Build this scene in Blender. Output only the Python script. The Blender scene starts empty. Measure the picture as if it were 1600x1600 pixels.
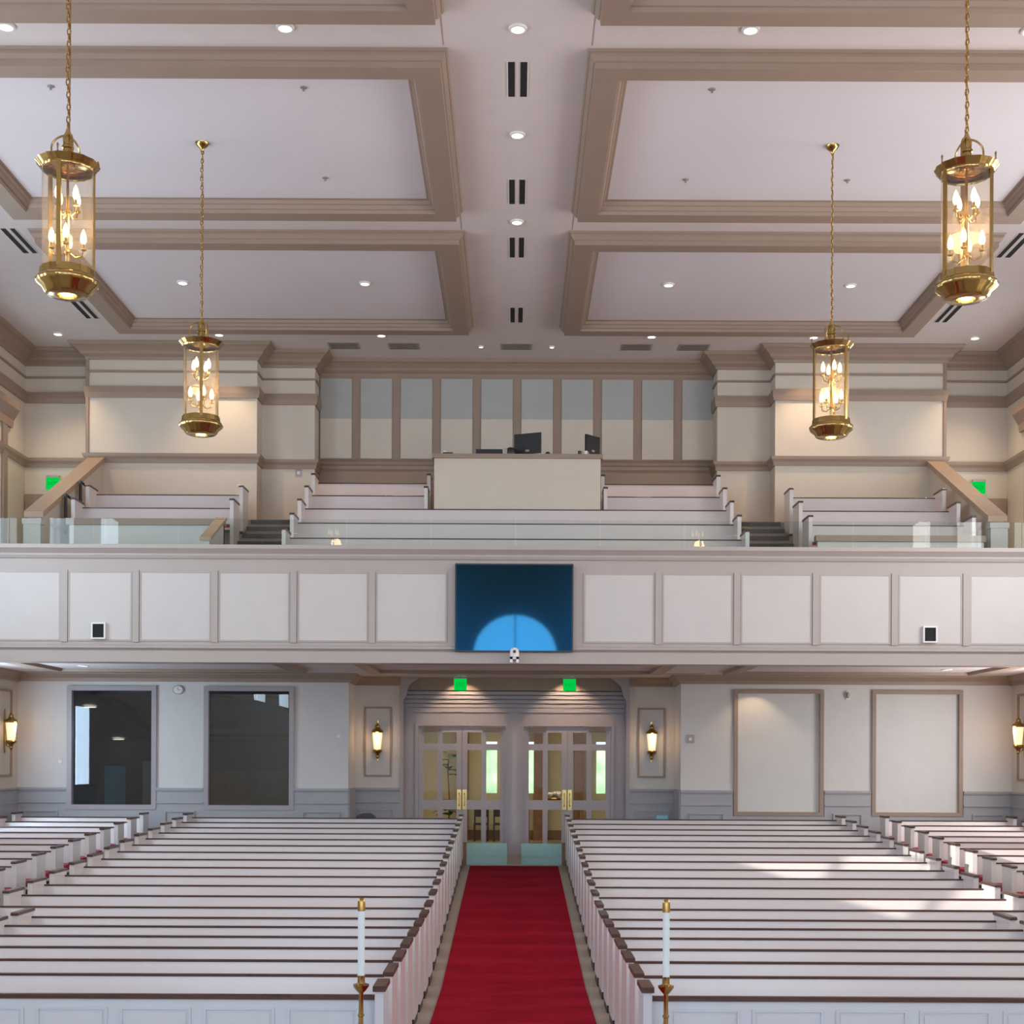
import bpy, math, random
from mathutils import Vector
random.seed(7)
S = bpy.context.scene
C = S.collection
PI = math.pi

# ------------------------------------------------------------------ camera
ZC = 2.78                       # eye height above the front floor
F = 2200.0                      # focal length in pixels of the 1600 frame
cam_d = bpy.data.cameras.new('camera'); cam = bpy.data.objects.new('camera', cam_d); C.objects.link(cam)
cam.location = (0, 0, ZC)
cam.rotation_mode = 'QUATERNION'
from mathutils import Euler, Quaternion
cam.rotation_quaternion = Euler((PI/2, 0, 0)).to_quaternion() @ Quaternion((0, 0, 1), 0.0045)
cam_d.sensor_width = 36.0; cam_d.lens = F/1600*36
cam_d.shift_x = -4/1600; cam_d.shift_y = 390/1600
cam_d.clip_end = 300
S.camera = cam

# ------------------------------------------------------------------ world, sun, daylight, exposure
w = bpy.data.worlds.new('sky'); S.world = w; w.use_nodes = True
bg = w.node_tree.nodes['Background']; bg.inputs[0].default_value = (0.55, 0.75, 1.0, 1); bg.inputs[1].default_value = 6.0
sd = bpy.data.lights.new('sun', 'SUN'); sun = bpy.data.objects.new('sun', sd); C.objects.link(sun)
sd.energy = 9.0; sd.angle = 0.006; sd.color = (1, 0.95, 0.87)
sun.rotation_euler = Vector((1.0, 0.42, -0.29)).to_track_quat('-Z', 'Y').to_euler()
def area(name, loc, aim, sx, sy, power, col):
    d = bpy.data.lights.new(name, 'AREA'); d.shape = 'RECTANGLE'; d.size = sx; d.size_y = sy; d.energy = power; d.color = col
    o = bpy.data.objects.new(name, d); C.objects.link(o); o.location = loc
    o.rotation_euler = Vector(aim).to_track_quat('-Z', 'Y').to_euler(); return o
WX = 10.42
WIN_MAIN = [(-5.5, -3.0), (0.5, 3.0), (11.2, 12.7), (14.9, 16.6), (18.7, 21.7)]  # unseen windows; the rearmost pair is added to brighten the rear
WIN_BAL = (25.8, 28.4, 7.2, 9.6)
WIN_LOW = (24.7, 27.3, 1.9, 4.1)
for sx in (-1, 1):
    col = (0.72, 0.85, 1.0) if sx < 0 else (1.0, 0.92, 0.86)
    for (a, b) in WIN_MAIN:
        area('window_daylight', (sx*(WX-0.02), (a+b)/2, 7.1), (-sx, 0, 0), b-a, 3.8, 300 if b < 18 else 430, col)
    area('window_daylight', (sx*(WX-0.02), 26.0, 3.0), (-sx, 0, 0), 2.5, 2.1, 330 if sx < 0 else 260, (0.60, 0.79, 1.0) if sx < 0 else col)
    area('window_daylight', (sx*(WX-0.02), 27.1, 8.4), (-sx, 0, 0), 2.5, 2.3, 110, col)
    area('chancel_daylight', (sx*5.6, -7.9, 5.5), (0, 1, 0), 5.6, 8.4, 430, (1.0, 0.95, 0.92))
S.view_settings.view_transform = 'Standard'; S.view_settings.look = 'None'
S.view_settings.gamma = 1.0; S.view_settings.use_curve_mapping = False
S.view_settings.exposure = -0.6
S.cycles.max_bounces = 8; S.cycles.diffuse_bounces = 5; S.cycles.transparent_max_bounces = 12
S.cycles.caustics_reflective = False; S.cycles.caustics_refractive = False
S.cycles.sample_clamp_indirect = 4.0
S.cycles.use_denoising = True

# ------------------------------------------------------------------ materials
def mat(name, col, rough=0.5, metal=0.0, noise=0.0, nscale=3.0, bump=0.0, bscale=60.0, emis=None, estr=0.0, coat=0.0, stretch=None):
    m = bpy.data.materials.new(name); m.use_nodes = True
    nt = m.node_tree; p = nt.nodes['Principled BSDF']
    p.inputs['Base Color'].default_value = (*col, 1); p.inputs['Roughness'].default_value = rough
    p.inputs['Metallic'].default_value = metal; p.inputs['Coat Weight'].default_value = coat
    if emis: p.inputs['Emission Color'].default_value = (*emis, 1); p.inputs['Emission Strength'].default_value = estr
    if noise or bump:
        tc = nt.nodes.new('ShaderNodeTexCoord'); vec = tc.outputs['Object']
        if stretch:
            mp = nt.nodes.new('ShaderNodeMapping'); mp.inputs['Scale'].default_value = stretch
            nt.links.new(vec, mp.inputs[0]); vec = mp.outputs[0]
    if noise:
        n = nt.nodes.new('ShaderNodeTexNoise'); n.inputs['Scale'].default_value = nscale; n.inputs['Detail'].default_value = 4
        nt.links.new(vec, n.inputs['Vector'])
        r = nt.nodes.new('ShaderNodeValToRGB'); r.color_ramp.elements[0].position = 0.3; r.color_ramp.elements[1].position = 0.7
        r.color_ramp.elements[0].color = (*[max(0, c*(1-noise)) for c in col], 1)
        r.color_ramp.elements[1].color = (*[min(1, c*(1+noise)) for c in col], 1)
        nt.links.new(n.outputs[0], r.inputs[0]); nt.links.new(r.outputs[0], p.inputs['Base Color'])
    if bump:
        n = nt.nodes.new('ShaderNodeTexNoise'); n.inputs['Scale'].default_value = bscale; n.inputs['Detail'].default_value = 3
        nt.links.new(vec, n.inputs['Vector'])
        b = nt.nodes.new('ShaderNodeBump'); b.inputs['Strength'].default_value = bump; b.inputs['Distance'].default_value = 0.01
        nt.links.new(n.outputs[0], b.inputs['Height']); nt.links.new(b.outputs[0], p.inputs['Normal'])
    return m
def thin_glass(name, tint, refl=0.12, rough=0.0, body=None, body_w=0.0):
    m = bpy.data.materials.new(name); m.use_nodes = True; nt = m.node_tree
    nt.nodes.remove(nt.nodes['Principled BSDF']); out = nt.nodes['Material Output']
    t = nt.nodes.new('ShaderNodeBsdfTransparent'); t.inputs[0].default_value = (*tint, 1)
    g = nt.nodes.new('ShaderNodeBsdfGlossy'); g.inputs['Roughness'].default_value = rough
    lw = nt.nodes.new('ShaderNodeLayerWeight'); pw_ = nt.nodes.new('ShaderNodeMath'); pw_.operation = 'POWER'; pw_.inputs[1].default_value = 4.0; nt.links.new(lw.outputs['Facing'], pw_.inputs[0])
    mu = nt.nodes.new('ShaderNodeMath'); mu.operation = 'MULTIPLY_ADD'; mu.inputs[1].default_value = 0.7; mu.inputs[2].default_value = refl
    mu.use_clamp = True; nt.links.new(pw_.outputs[0], mu.inputs[0])
    mx = nt.nodes.new('ShaderNodeMixShader'); nt.links.new(mu.outputs[0], mx.inputs[0])
    nt.links.new(t.outputs[0], mx.inputs[1]); nt.links.new(g.outputs[0], mx.inputs[2])
    last = mx
    if body_w:
        d = nt.nodes.new('ShaderNodeBsdfDiffuse'); d.inputs[0].default_value = (*body, 1)
        m2 = nt.nodes.new('ShaderNodeMixShader'); m2.inputs[0].default_value = body_w
        nt.links.new(mx.outputs[0], m2.inputs[1]); nt.links.new(d.outputs[0], m2.inputs[2]); last = m2
    nt.links.new(last.outputs[0], out.inputs[0]); return m
def emit(name, col, s):
    m = bpy.data.materials.new(name); m.use_nodes = True; nt = m.node_tree
    nt.nodes.remove(nt.nodes['Principled BSDF']); e = nt.nodes.new('ShaderNodeEmission')
    e.inputs[0].default_value = (*col, 1); e.inputs[1].default_value = s
    nt.links.new(e.outputs[0], nt.nodes['Material Output'].inputs[0]); return m

M = {
 'ceil': mat('ceiling_paint', (0.66, 0.59, 0.57), 0.7, noise=0.02, bump=0.03),
 'panel_ceil': mat('coffer_paint', (0.70, 0.65, 0.67), 0.7, noise=0.02, nscale=0.6, bump=0.03),
 'taupe': mat('taupe_trim_paint', (0.31, 0.225, 0.17), 0.5, noise=0.03),
 'cream': mat('cream_wall_paint', (0.62, 0.55, 0.46), 0.6, noise=0.02, bump=0.03),
 'lowwall': mat('pale_wall_paint', (0.62, 0.59, 0.56), 0.6, noise=0.02, bump=0.03),
 'wains': mat('grey_wainscot_paint', (0.36, 0.35, 0.36), 0.45, noise=0.03),
 'balc': mat('balcony_paint', (0.42, 0.365, 0.335), 0.45, noise=0.02),
 'balcpan': mat('balcony_panel_paint', (0.565, 0.53, 0.51), 0.5, noise=0.015),
 'greypan': mat('grey_upper_panel', (0.40, 0.41, 0.39), 0.8, noise=0.03, bump=0.1, bscale=120),
 'pew': mat('white_pew_paint', (0.64, 0.60, 0.585), 0.24, noise=0.015),
 'pewscreen': mat('white_screen_paint', (0.56, 0.59, 0.64), 0.35, noise=0.015),
 'wood': mat('dark_stained_wood', (0.06, 0.024, 0.016), 0.3, noise=0.25, nscale=6, stretch=(1, 8, 8)),
 'darkwood': mat('near_black_wood', (0.03, 0.018, 0.014), 0.4, noise=0.2, nscale=6),
 'cushion': mat('red_cushion_fabric', (0.30, 0.012, 0.03), 0.85, noise=0.1, nscale=40),
 'carpet': mat('red_carpet', (0.32, 0.004, 0.02), 0.95, noise=0.16, nscale=3.5, bump=0.5, bscale=220, stretch=(0.6, 2.5, 1)),
 'floor': mat('tan_floor', (0.33, 0.26, 0.21), 0.45, noise=0.06, nscale=2.0),
 'brass': mat('polished_brass', (0.46, 0.32, 0.115), 0.18, 1.0, noise=0.06, nscale=12),
 'brassdark': mat('aged_brass', (0.42, 0.27, 0.09), 0.28, 1.0, noise=0.1, nscale=12),
 'black': mat('black_plastic', (0.012, 0.012, 0.014), 0.35),
 'slot': mat('black_slot', (0.006, 0.006, 0.007), 0.8),
 'white': mat('white_plastic', (0.75, 0.74, 0.72), 0.35),
 'vent': mat('grey_vent_metal', (0.36, 0.33, 0.31), 0.5, 0.3),
 'doorp': mat('grey_door_paint', (0.36, 0.32, 0.335), 0.4, noise=0.02),
 'candle': mat('pale_candle_tube', (0.66, 0.76, 0.78), 0.3),
 'stepgrey': mat('brown_grey_riser', (0.17, 0.135, 0.11), 0.7),
 'riser': mat('step_riser_paint', (0.30, 0.235, 0.19), 0.7),
 'lobbywall': mat('lobby_wall_paint', (0.58, 0.50, 0.32), 0.6),
 'lobbyfloor': mat('lobby_floor', (0.50, 0.43, 0.30), 0.25, noise=0.1),
 'brown': mat('mid_brown_wood', (0.22, 0.11, 0.045), 0.4, noise=0.2, nscale=5),
 'green': mat('leaf_green', (0.015, 0.04, 0.014), 0.5, noise=0.3),
 'pot': mat('terracotta_dark', (0.10, 0.05, 0.04), 0.6),
 'flower': mat('cream_flower', (0.75, 0.68, 0.55), 0.6),
 'blank': mat('blank_panel_paint', (0.62, 0.61, 0.58), 0.6, noise=0.02),
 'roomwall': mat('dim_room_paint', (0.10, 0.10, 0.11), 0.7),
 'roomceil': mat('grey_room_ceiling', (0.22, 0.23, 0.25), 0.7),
 'roomblue': mat('teal_curtain', (0.18, 0.38, 0.48), 0.8),
 'gout': mat('foliage_outside', (0.35, 0.5, 0.2), 0.9, noise=0.4, nscale=2),
}
M['capwood'] = mat('warm_lit_wood_cap', (0.44, 0.31, 0.215), 0.5, noise=0.05)  # paler orange tone paints warm lamplight onto the wood caps
M['winglass'] = thin_glass('clear_pane', (0.95, 0.97, 0.97), 0.004)
M['darkglass'] = thin_glass('dark_room_pane', (0.55, 0.6, 0.62), 0.06)
M['railglass'] = thin_glass('balcony_rail_glass', (0.92, 0.96, 0.945), 0.018)
M['tealglass'] = thin_glass('teal_barrier_glass', (0.62, 0.86, 0.86), 0.10, 0.02, (0.58, 0.95, 0.92), 0.42)
M['lampglass'] = thin_glass('lantern_glass', (0.99, 0.96, 0.90), 0.04, 0.05, (0.95, 0.85, 0.74), 0.06)
M['frost'] = mat('warm_sconce_glass', (0.9, 0.8, 0.6), 0.3, emis=(1.0, 0.72, 0.38), estr=1.3)
M['bulb'] = emit('warm_bulb', (1.0, 0.72, 0.36), 9.0)
M['can'] = emit('downlight_lens', (1.0, 0.84, 0.66), 7.0)
M['exit'] = emit('exit_green', (0.0, 0.9, 0.10), 1.0)
M['exitdark'] = emit('exit_green_dim', (0.0, 0.55, 0.06), 1.0)
M['daypane'] = M['winglass']
M['carpet'].node_tree.nodes['Principled BSDF'].inputs['Specular IOR Level'].default_value = 0.1
def tv_mat():
    m = bpy.data.materials.new('dark_tv_screen'); m.use_nodes = True; nt = m.node_tree
    nt.nodes.remove(nt.nodes['Principled BSDF']); out = nt.nodes['Material Output']
    def gl(r, c):
        g = nt.nodes.new('ShaderNodeBsdfGlossy'); g.inputs['Roughness'].default_value = r; g.inputs[0].default_value = (*c, 1); return g
    a = gl(0.03, (0.022, 0.105, 0.165)); b = gl(0.13, (0.002, 0.018, 0.045))
    ad = nt.nodes.new('ShaderNodeAddShader'); nt.links.new(a.outputs[0], ad.inputs[0]); nt.links.new(b.outputs[0], ad.inputs[1])
    e = nt.nodes.new('ShaderNodeEmission'); e.inputs[0].default_value = (0.15, 0.4, 1, 1); e.inputs[1].default_value = 0.012
    ad2 = nt.nodes.new('ShaderNodeAddShader'); nt.links.new(ad.outputs[0], ad2.inputs[0]); nt.links.new(e.outputs[0], ad2.inputs[1])
    nt.links.new(ad2.outputs[0], out.inputs[0]); return m
M['tv'] = tv_mat()

# ------------------------------------------------------------------ mesh helpers
class MB:
    def __init__(s): s.v = []; s.f = []; s.sm = False
    def box(s, x0, x1, y0, y1, z0, z1):
        n = len(s.v)
        s.v += [(x0,y0,z0),(x1,y0,z0),(x1,y1,z0),(x0,y1,z0),(x0,y0,z1),(x1,y0,z1),(x1,y1,z1),(x0,y1,z1)]
        s.f += [tuple(n+i for i in q) for q in ((3,2,1,0),(4,5,6,7),(0,1,5,4),(1,2,6,5),(2,3,7,6),(3,0,4,7))]
        return s
    def prism_x(s, poly, x0, x1):            # polygon in (y, z), extruded along x
        n = len(s.v); k = len(poly)
        s.v += [(x0, y, z) for y, z in poly] + [(x1, y, z) for y, z in poly]
        s.f.append(tuple(n+i for i in range(k))); s.f.append(tuple(n+k+i for i in reversed(range(k))))
        for i in range(k):
            j = (i+1) % k; s.f.append((n+j, n+i, n+k+i, n+k+j))
        return s
    def prism_y(s, poly, y0, y1):            # polygon in (x, z), extruded along y
        n = len(s.v); k = len(poly)
        s.v += [(x, y0, z) for x, z in poly] + [(x, y1, z) for x, z in poly]
        s.f.append(tuple(n+i for i in range(k))); s.f.append(tuple(n+k+i for i in reversed(range(k))))
        for i in range(k):
            j = (i+1) % k; s.f.append((n+i, n+j, n+k+j, n+k+i)[::-1])
        return s
    def lathe(s, prof, seg=24, c=(0,0,0), wave=0.0, nw=16, a0=0.0, a1=2*PI):
        full = abs(a1-a0-2*PI) < 1e-6; cols = seg if full else seg+1
        n = len(s.v); k = len(prof); s.sm = True
        for i in range(cols):
            a = a0+(a1-a0)*i/seg
            for (r, z) in prof:
                rr = r*(1+wave*math.cos(nw*a)); s.v.append((c[0]+rr*math.cos(a), c[1]+rr*math.sin(a), c[2]+z))
        for i in range(seg):
            i2 = (i+1) % cols
            for j in range(k-1):
                s.f.append((n+i*k+j, n+i2*k+j, n+i2*k+j+1, n+i*k+j+1))
        return s
    def tube(s, pts, r, seg=6):
        s.sm = True; n0 = len(s.v); P = [Vector(p) for p in pts]; up = None
        for i, p in enumerate(P):
            t = (P[min(i+1, len(P)-1)]-P[max(i-1, 0)]).normalized()
            if up is None: up = Vector((0,0,1)) if abs(t.z) < 0.9 else Vector((1,0,0))
            a = t.cross(up).normalized(); b = a.cross(t).normalized(); up = b
            for q in range(seg):
                th = 2*PI*q/seg; v = p+a*(r*math.cos(th))+b*(r*math.sin(th)); s.v.append(tuple(v))
        for i in range(len(P)-1):
            for q in range(seg):
                q2 = (q+1) % seg
                s.f.append((n0+i*seg+q, n0+i*seg+q2, n0+(i+1)*seg+q2, n0+(i+1)*seg+q))
        s.f.append(tuple(n0+q for q in reversed(range(seg)))); s.f.append(tuple(n0+(len(P)-1)*seg+q for q in range(seg)))
        return s
    def sweep(s, path, prof, closed=False):   # path in plan; profile (offset to the right of travel, z)
        n = len(s.v); P = [Vector(p) for p in path]; L = len(P); k = len(prof)
        def nr(a, b):
            d = (b-a).normalized(); return Vector((d.y, -d.x))
        for i in range(L):
            if closed or 0 < i < L-1:
                n1 = nr(P[i-1], P[i]); n2 = nr(P[i], P[(i+1) % L]); m = (n1+n2)
                m = m/ max(1e-6, (1+n1.dot(n2)))
            elif i == 0: m = nr(P[0], P[1])
            else: m = nr(P[-2], P[-1])
            for d, z in prof:
                q = P[i]+m*d; s.v.append((q.x, q.y, z))
        for i in range(L if closed else L-1):
            i2 = (i+1) % L
            for j in range(k-1):
                s.f.append((n+i*k+j, n+i*k+j+1, n+i2*k+j+1, n+i2*k+j))
        if not closed:
            s.f.append(tuple(n+j for j in range(k))); s.f.append(tuple(n+(L-1)*k+j for j in reversed(range(k))))
        return s
    def frame_xz(s, x0, x1, z0, z1, wd, y0, y1):
        s.box(x0, x1, y0, y1, z1-wd, z1); s.box(x0, x1, y0, y1, z0, z0+wd)
        s.box(x0, x0+wd, y0, y1, z0+wd, z1-wd); s.box(x1-wd, x1, y0, y1, z0+wd, z1-wd); return s
    def frame_yz(s, y0, y1, z0, z1, wd, x0, x1):
        s.box(x0, x1, y0, y1, z1-wd, z1); s.box(x0, x1, y0, y1, z0, z0+wd)
        s.box(x0, x1, y0, y0+wd, z0+wd, z1-wd); s.box(x0, x1, y1-wd, y1, z0+wd, z1-wd); return s
    def mesh(s, name, m):
        me = bpy.data.meshes.new(name); me.from_pydata(s.v, [], s.f); me.update()
        me.materials.append(M[m] if isinstance(m, str) else m)
        if s.sm:
            me.polygons.foreach_set('use_smooth', [True]*len(me.polygons)); me.set_sharp_from_angle(angle=0.75)
        return me
    def build(s, name, m, parent=None, loc=None):
        return link(name, s.mesh(name, m), parent, loc)
def fix_normals(me):
    import bmesh
    b = bmesh.new(); b.from_mesh(me); bmesh.ops.recalc_face_normals(b, faces=b.faces); b.to_mesh(me); b.free()
def link(name, me, parent=None, loc=None):
    o = bpy.data.objects.new(name, me); C.objects.link(o)
    if parent: o.parent = parent
    if loc: o.location = loc
    return o
def thing(name, label, cat, loc=(0,0,0), group=None, rz=0):
    o = bpy.data.objects.new(name, None); C.objects.link(o); o.location = loc; o.rotation_euler = (0,0,rz)
    o.empty_display_size = 0.1
    return tag(o, label, cat, group)
def tag(o, label, cat, group=None):
    o['label'] = label; o['category'] = cat
    if group: o['group'] = group
    return o
def struct(o, label=None, cat=None):
    o['kind'] = 'structure'
    if label: o['label'] = label
    if cat: o['category'] = cat
    return o
def wallbox_xz(mb, x0, x1, z0, z1, y0, y1, holes):
    """a wall slab in the xz plane with rectangular holes (x0,x1,z0,z1)"""
    xs = sorted({x0, x1, *[h[0] for h in holes], *[h[1] for h in holes]})
    for a, b in zip(xs, xs[1:]):
        cuts = sorted([(h[2], h[3]) for h in holes if h[0] <= a+1e-6 and h[1] >= b-1e-6]); z = z0
        for c0, c1 in cuts:
            if c0 > z+1e-6: mb.box(a, b, y0, y1, z, c0)
            z = c1
        if z < z1-1e-6: mb.box(a, b, y0, y1, z, z1)
    return mb
def wallbox_yz(mb, y0, y1, z0, z1, x0, x1, holes):
    ys = sorted({y0, y1, *[h[0] for h in holes], *[h[1] for h in holes]})
    for a, b in zip(ys, ys[1:]):
        cuts = sorted([(h[2], h[3]) for h in holes if h[0] <= a+1e-6 and h[1] >= b-1e-6]); z = z0
        for c0, c1 in cuts:
            if c0 > z+1e-6: mb.box(x0, x1, a, b, z, c0)
            z = c1
        if z < z1-1e-6: mb.box(x0, x1, a, b, z, z1)
    return mb
ORD = 'first second third fourth fifth sixth seventh eighth ninth tenth eleventh twelfth thirteenth fourteenth fifteenth sixteenth seventeenth eighteenth nineteenth twentieth'.split()
SIDE = {-1: 'left', 1: 'right'}

# ================================================================== STRUCTURE
SL0, SL1, SS = 17.4, 28.7, 0.0645
def fz(y): return 0.0 if y <= SL0 else SS*(min(y, SL1)-SL0)
ZB = fz(40)                               # rear floor level
CZ = ZC+8.67                              # ceiling
SOF = ZC+1.83                             # soffit under the balcony
fl = MB().prism_x([(-8.3,-0.3),(31.3,-0.3),(31.3,ZB),(SL1,ZB),(SL0,0),(-8.3,0)], -WX-0.3, WX+0.3)
me = fl.mesh('floor', 'floor'); fix_normals(me)
struct(link('floor', me), 'tan floor rising towards the rear doors', 'floor')

# ---- ceiling
ceil = struct(MB().box(-WX-0.3, WX+0.3, -8.3, 31.2, CZ, CZ+0.2).build('ceiling', 'ceil'), 'pale ceiling with taupe coffers', 'ceiling')
COF = [(11.2, 16.3), (17.1, 22.2), (22.98, 28.1)]
fprof = [(0,0),(0.02,-0.03),(0.035,-0.035),(0.04,-0.07),(0.075,-0.12),(0.095,-0.13),(0.10,-0.20),(0.40,-0.20),(0.41,-0.15),(0.435,-0.14),(0.46,-0.09),(0.485,-0.08),(0.50,-0.03),(0.54,-0.02),(0.54,0)]
for (a, b) in COF:
    for sx in (-1, 1):
        x0, x1 = (0.85, 8.0) if sx > 0 else (-8.0, -0.85)
        MB().sweep([(x0,a),(x0,b),(x1,b),(x1,a)], [(d, CZ+z) for d, z in fprof], True).build('coffer_frame', 'taupe', ceil)
        MB().box(x0+0.53, x1-0.53, a+0.53, b-0.53, CZ-0.015, CZ).build('coffer_panel', 'panel_ceil', ceil)
# thin drywall joint lines along the central strip
for yy in (16.7, 22.6):
    for sx in (-1, 1): MB().box(sx*0.9-0.004, sx*0.9+0.004, yy-0.33, yy+0.33, CZ-0.004, CZ).build('ceiling_joint', 'taupe', ceil)

# ---- side walls with windows
wn = 0
for sx in (-1, 1):
    holes = [(a, b, 5.2, 9.1) for a, b in WIN_MAIN]+[WIN_LOW, WIN_BAL]
    x0, x1 = (WX, WX+0.3) if sx > 0 else (-WX-0.3, -WX)
    wl = struct(wallbox_yz(MB(), -8.3, 31.2, -0.3, CZ, x0, x1, holes).build('wall_'+SIDE[sx], 'cream'), SIDE[sx]+' side wall of the hall', 'wall')
    for (a, b, c, d) in holes:
        wn += 1
        f = MB().frame_yz(a, b, c, d, 0.08, x0+0.1, x1-0.1)
        ny, nz = (2, 4) if d-c > 3 else (3, 3)
        for i in range(1, ny): f.box(x0+0.12, x1-0.12, a+(b-a)*i/ny-0.03, a+(b-a)*i/ny+0.03, c+0.08, d-0.08)
        for i in range(1, nz): f.box(x0+0.125, x1-0.125, a+0.08, b-0.08, c+(d-c)*i/nz-0.03, c+(d-c)*i/nz+0.03)
        struct(f.build('window_%d' % wn, 'white'), 'tall white muntin window of the %s wall' % SIDE[sx], 'window')
    # casing head of the balcony window
    xi = sx*WX
    MB().sweep([(xi, 25.3), (xi, 29.0)] if sx < 0 else [(xi, 29.0), (xi, 25.3)], [(0, 9.60), (0.06, 9.60), (0.08, 9.75), (0.2, 9.95), (0.22, 10.08), (0, 10.08)]).build('window_head', 'taupe', wl)
    for yy in (25.65, 28.62): MB().box(min(xi, xi-sx*0.05), max(xi, xi-sx*0.05), yy-0.12, yy+0.12, 6.9, 9.6).build('window_casing', 'taupe', wl)
    # wainscot on the side wall under the balcony
    MB().sweep([(xi, 24.2), (xi, 29.5)] if sx < 0 else [(xi, 29.5), (xi, 24.2)], [(0, 0.3), (0.03, 0.3), (0.03, 2.13), (0.06, 2.15), (0.06, 2.19), (0, 2.19)]).build('wainscot', 'wains', wl)
    MB().sweep([(xi, 24.2), (xi, 29.5)] if sx < 0 else [(xi, 29.5), (xi, 24.2)], [(0, 1.86), (0.05, 1.86), (0.05, 1.89), (0, 1.89)]).build('wainscot_rail', 'wains', wl)
    MB().sweep([(xi, 24.2), (xi, 29.5)] if sx < 0 else [(xi, 29.5), (xi, 24.2)], [(0, SOF-0.20), (0.05, SOF-0.20), (0.07, SOF-0.12), (0.16, SOF-0.04), (0.18, SOF), (0, SOF)]).build('cornice', 'taupe', wl)
    # picture-frame moulding around the sconce
    xa, xb = (xi, xi+0.035) if sx < 0 else (xi-0.035, xi)
    MB().frame_yz(28.25, 29.12, 2.42, 4.22, 0.05, xa, xb).build('moulding_frame', 'taupe', wl)

# ---- front wall behind the camera with chancel windows
fw = MB(); wallbox_xz(fw, -WX-0.3, WX+0.3, -0.3, CZ, -8.3, -8.0, [(-8.4,-2.8,1.3,9.7),(2.8,8.4,1.3,9.7),(-1.65,1.65,1.5,8.6)])
n = 14
for i in range(n):                       # arch spandrels filling the square head of the middle window
    a0, a1 = PI*i/n, PI*(i+1)/n; p0, p1 = (1.65*math.cos(a0), 7.0+1.6*math.sin(a0)), (1.65*math.cos(a1), 7.0+1.6*math.sin(a1))
    fw.prism_y([p0, (p0[0], 8.6), (p1[0], 8.6), p1], -8.3, -8.0)
me = fw.mesh('wall_front', 'brown'); fix_normals(me); struct(link('wall_front', me), 'chancel wall with an arched window', 'wall')
struct(MB().box(-0.03, 0.03, -8.2, -8.1, 1.5, 8.6).box(-1.65, 1.65, -8.2, -8.1, 4.0, 4.06).build('window_20', 'white'), 'bars of the arched chancel window', 'window')

# ---- back wall above the balcony
def mir(path): return [(-x, y) for x, y in reversed(path)]
LP = [(-WX, 29.9), (-8.95, 29.9), (-8.95, 29.4), (-5.41, 29.4), (-5.41, 29.95), (-4.28, 29.95), (-4.28, 30.6)]
full = LP+[(4.28, 30.6)]+mir(LP)[1:]
full = LP+mir(LP)
wb = MB(); wb.sweep(full, [(0, SOF), (0, CZ), (-0.0, CZ)][:2])
ba = struct(wb.build('wall_back', 'cream'), 'stepped cream wall behind the balcony', 'wall')
loop = [(-WX, 24.0)]+full+[(WX, 24.0)]
crown = [(0, CZ-0.32), (0.03, CZ-0.32), (0.05, CZ-0.27), (0.12, CZ-0.22), (0.15, CZ-0.17), (0.25, CZ-0.09), (0.30, CZ-0.07), (0.33, CZ-0.02), (0.33, CZ), (0, CZ)]
MB().sweep([(-WX, 8.0)]+full+[(WX, 8.0)], crown).build('cornice', 'taupe', ba)
LL = [(-WX, 24.2)]+LP; RR = mir(LL)
rail = lambda z0, z1, d: [(0, z0), (d*0.6, z0), (d, z0+(z1-z0)*0.45), (d, z1), (0, z1)]
for P in (LL, RR):
    MB().sweep(P, rail(ZC+8.085, ZC+8.125, 0.035)).build('picture_rail', 'taupe', ba)
    MB().sweep(P, rail(ZC+7.56, ZC+7.79, 0.06)).build('frieze_band', 'taupe', ba)
MB().sweep(loop, [(0, ZC+6.20), (0.03, ZC+6.20), (0.045, ZC+6.28), (0.08, ZC+6.33), (0.09, ZC+6.39), (0, ZC+6.39)]).build('chair_rail', 'taupe', ba)
for sx in (-1, 1):                       # corner boards of the big piers
    MB().box(sx*8.95-0.03, sx*8.95+0.03, 29.37, 29.55, ZC+6.3, CZ-0.3).build('corner_board', 'taupe', ba)
# taupe centre wall with pale panels
MB().box(-4.28, 4.28, 30.56, 30.62, ZC+5.0, CZ).build('panel_backing', 'taupe', ba)
MB().sweep([(-4.28, 30.56), (4.28, 30.56)], [(0, ZC+6.42), (0.03, ZC+6.42), (0.05, ZC+6.48), (0, ZC+6.54)]).build('panel_sill', 'taupe', ba)
for i in range(10):
    cx = (i-4.5)*0.872+0.02
    MB().box(cx-0.34, cx+0.34, 30.535, 30.56, ZC+7.42, ZC+8.29).build('upper_panel', 'greypan', ba)  # upper half of each panel is greyer than the lower
    MB().box(cx-0.34, cx+0.34, 30.53, 30.56, ZC+6.56, ZC+7.42).build('lower_panel', 'cream', ba)

# ---- rear wall under the balcony
LWY = 29.5
lw = MB()
W1, W2 = (-9.28, -7.59, 1.80, 4.24), (-6.42, -4.71, 1.80, 4.24)
P1, P2 = (4.66, 6.40, 1.72, 4.24), (7.55, 9.31, 1.72, 4.24)
wallbox_xz(lw, -WX, -3.48, ZB-0.1, SOF, LWY, LWY+0.15, [W1, W2])
wallbox_xz(lw, 3.48, WX, ZB-0.1, SOF, LWY, LWY+0.15, [P1, P2])
lw.box(-3.63, -3.48, LWY+0.15, 30.6, ZB-0.1, SOF+0.3).box(3.48, 3.63, LWY+0.15, 30.6, ZB-0.1, SOF+0.3)
lw.box(-3.63, -2.49, 30.6, 30.75, ZB-0.1, SOF+0.3).box(2.49, 3.63, 30.6, 30.75, ZB-0.1, SOF+0.3)
lwo = struct(lw.build('wall_rear', 'lowwall'), 'rear wall under the balcony beside the doors', 'wall')
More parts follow.
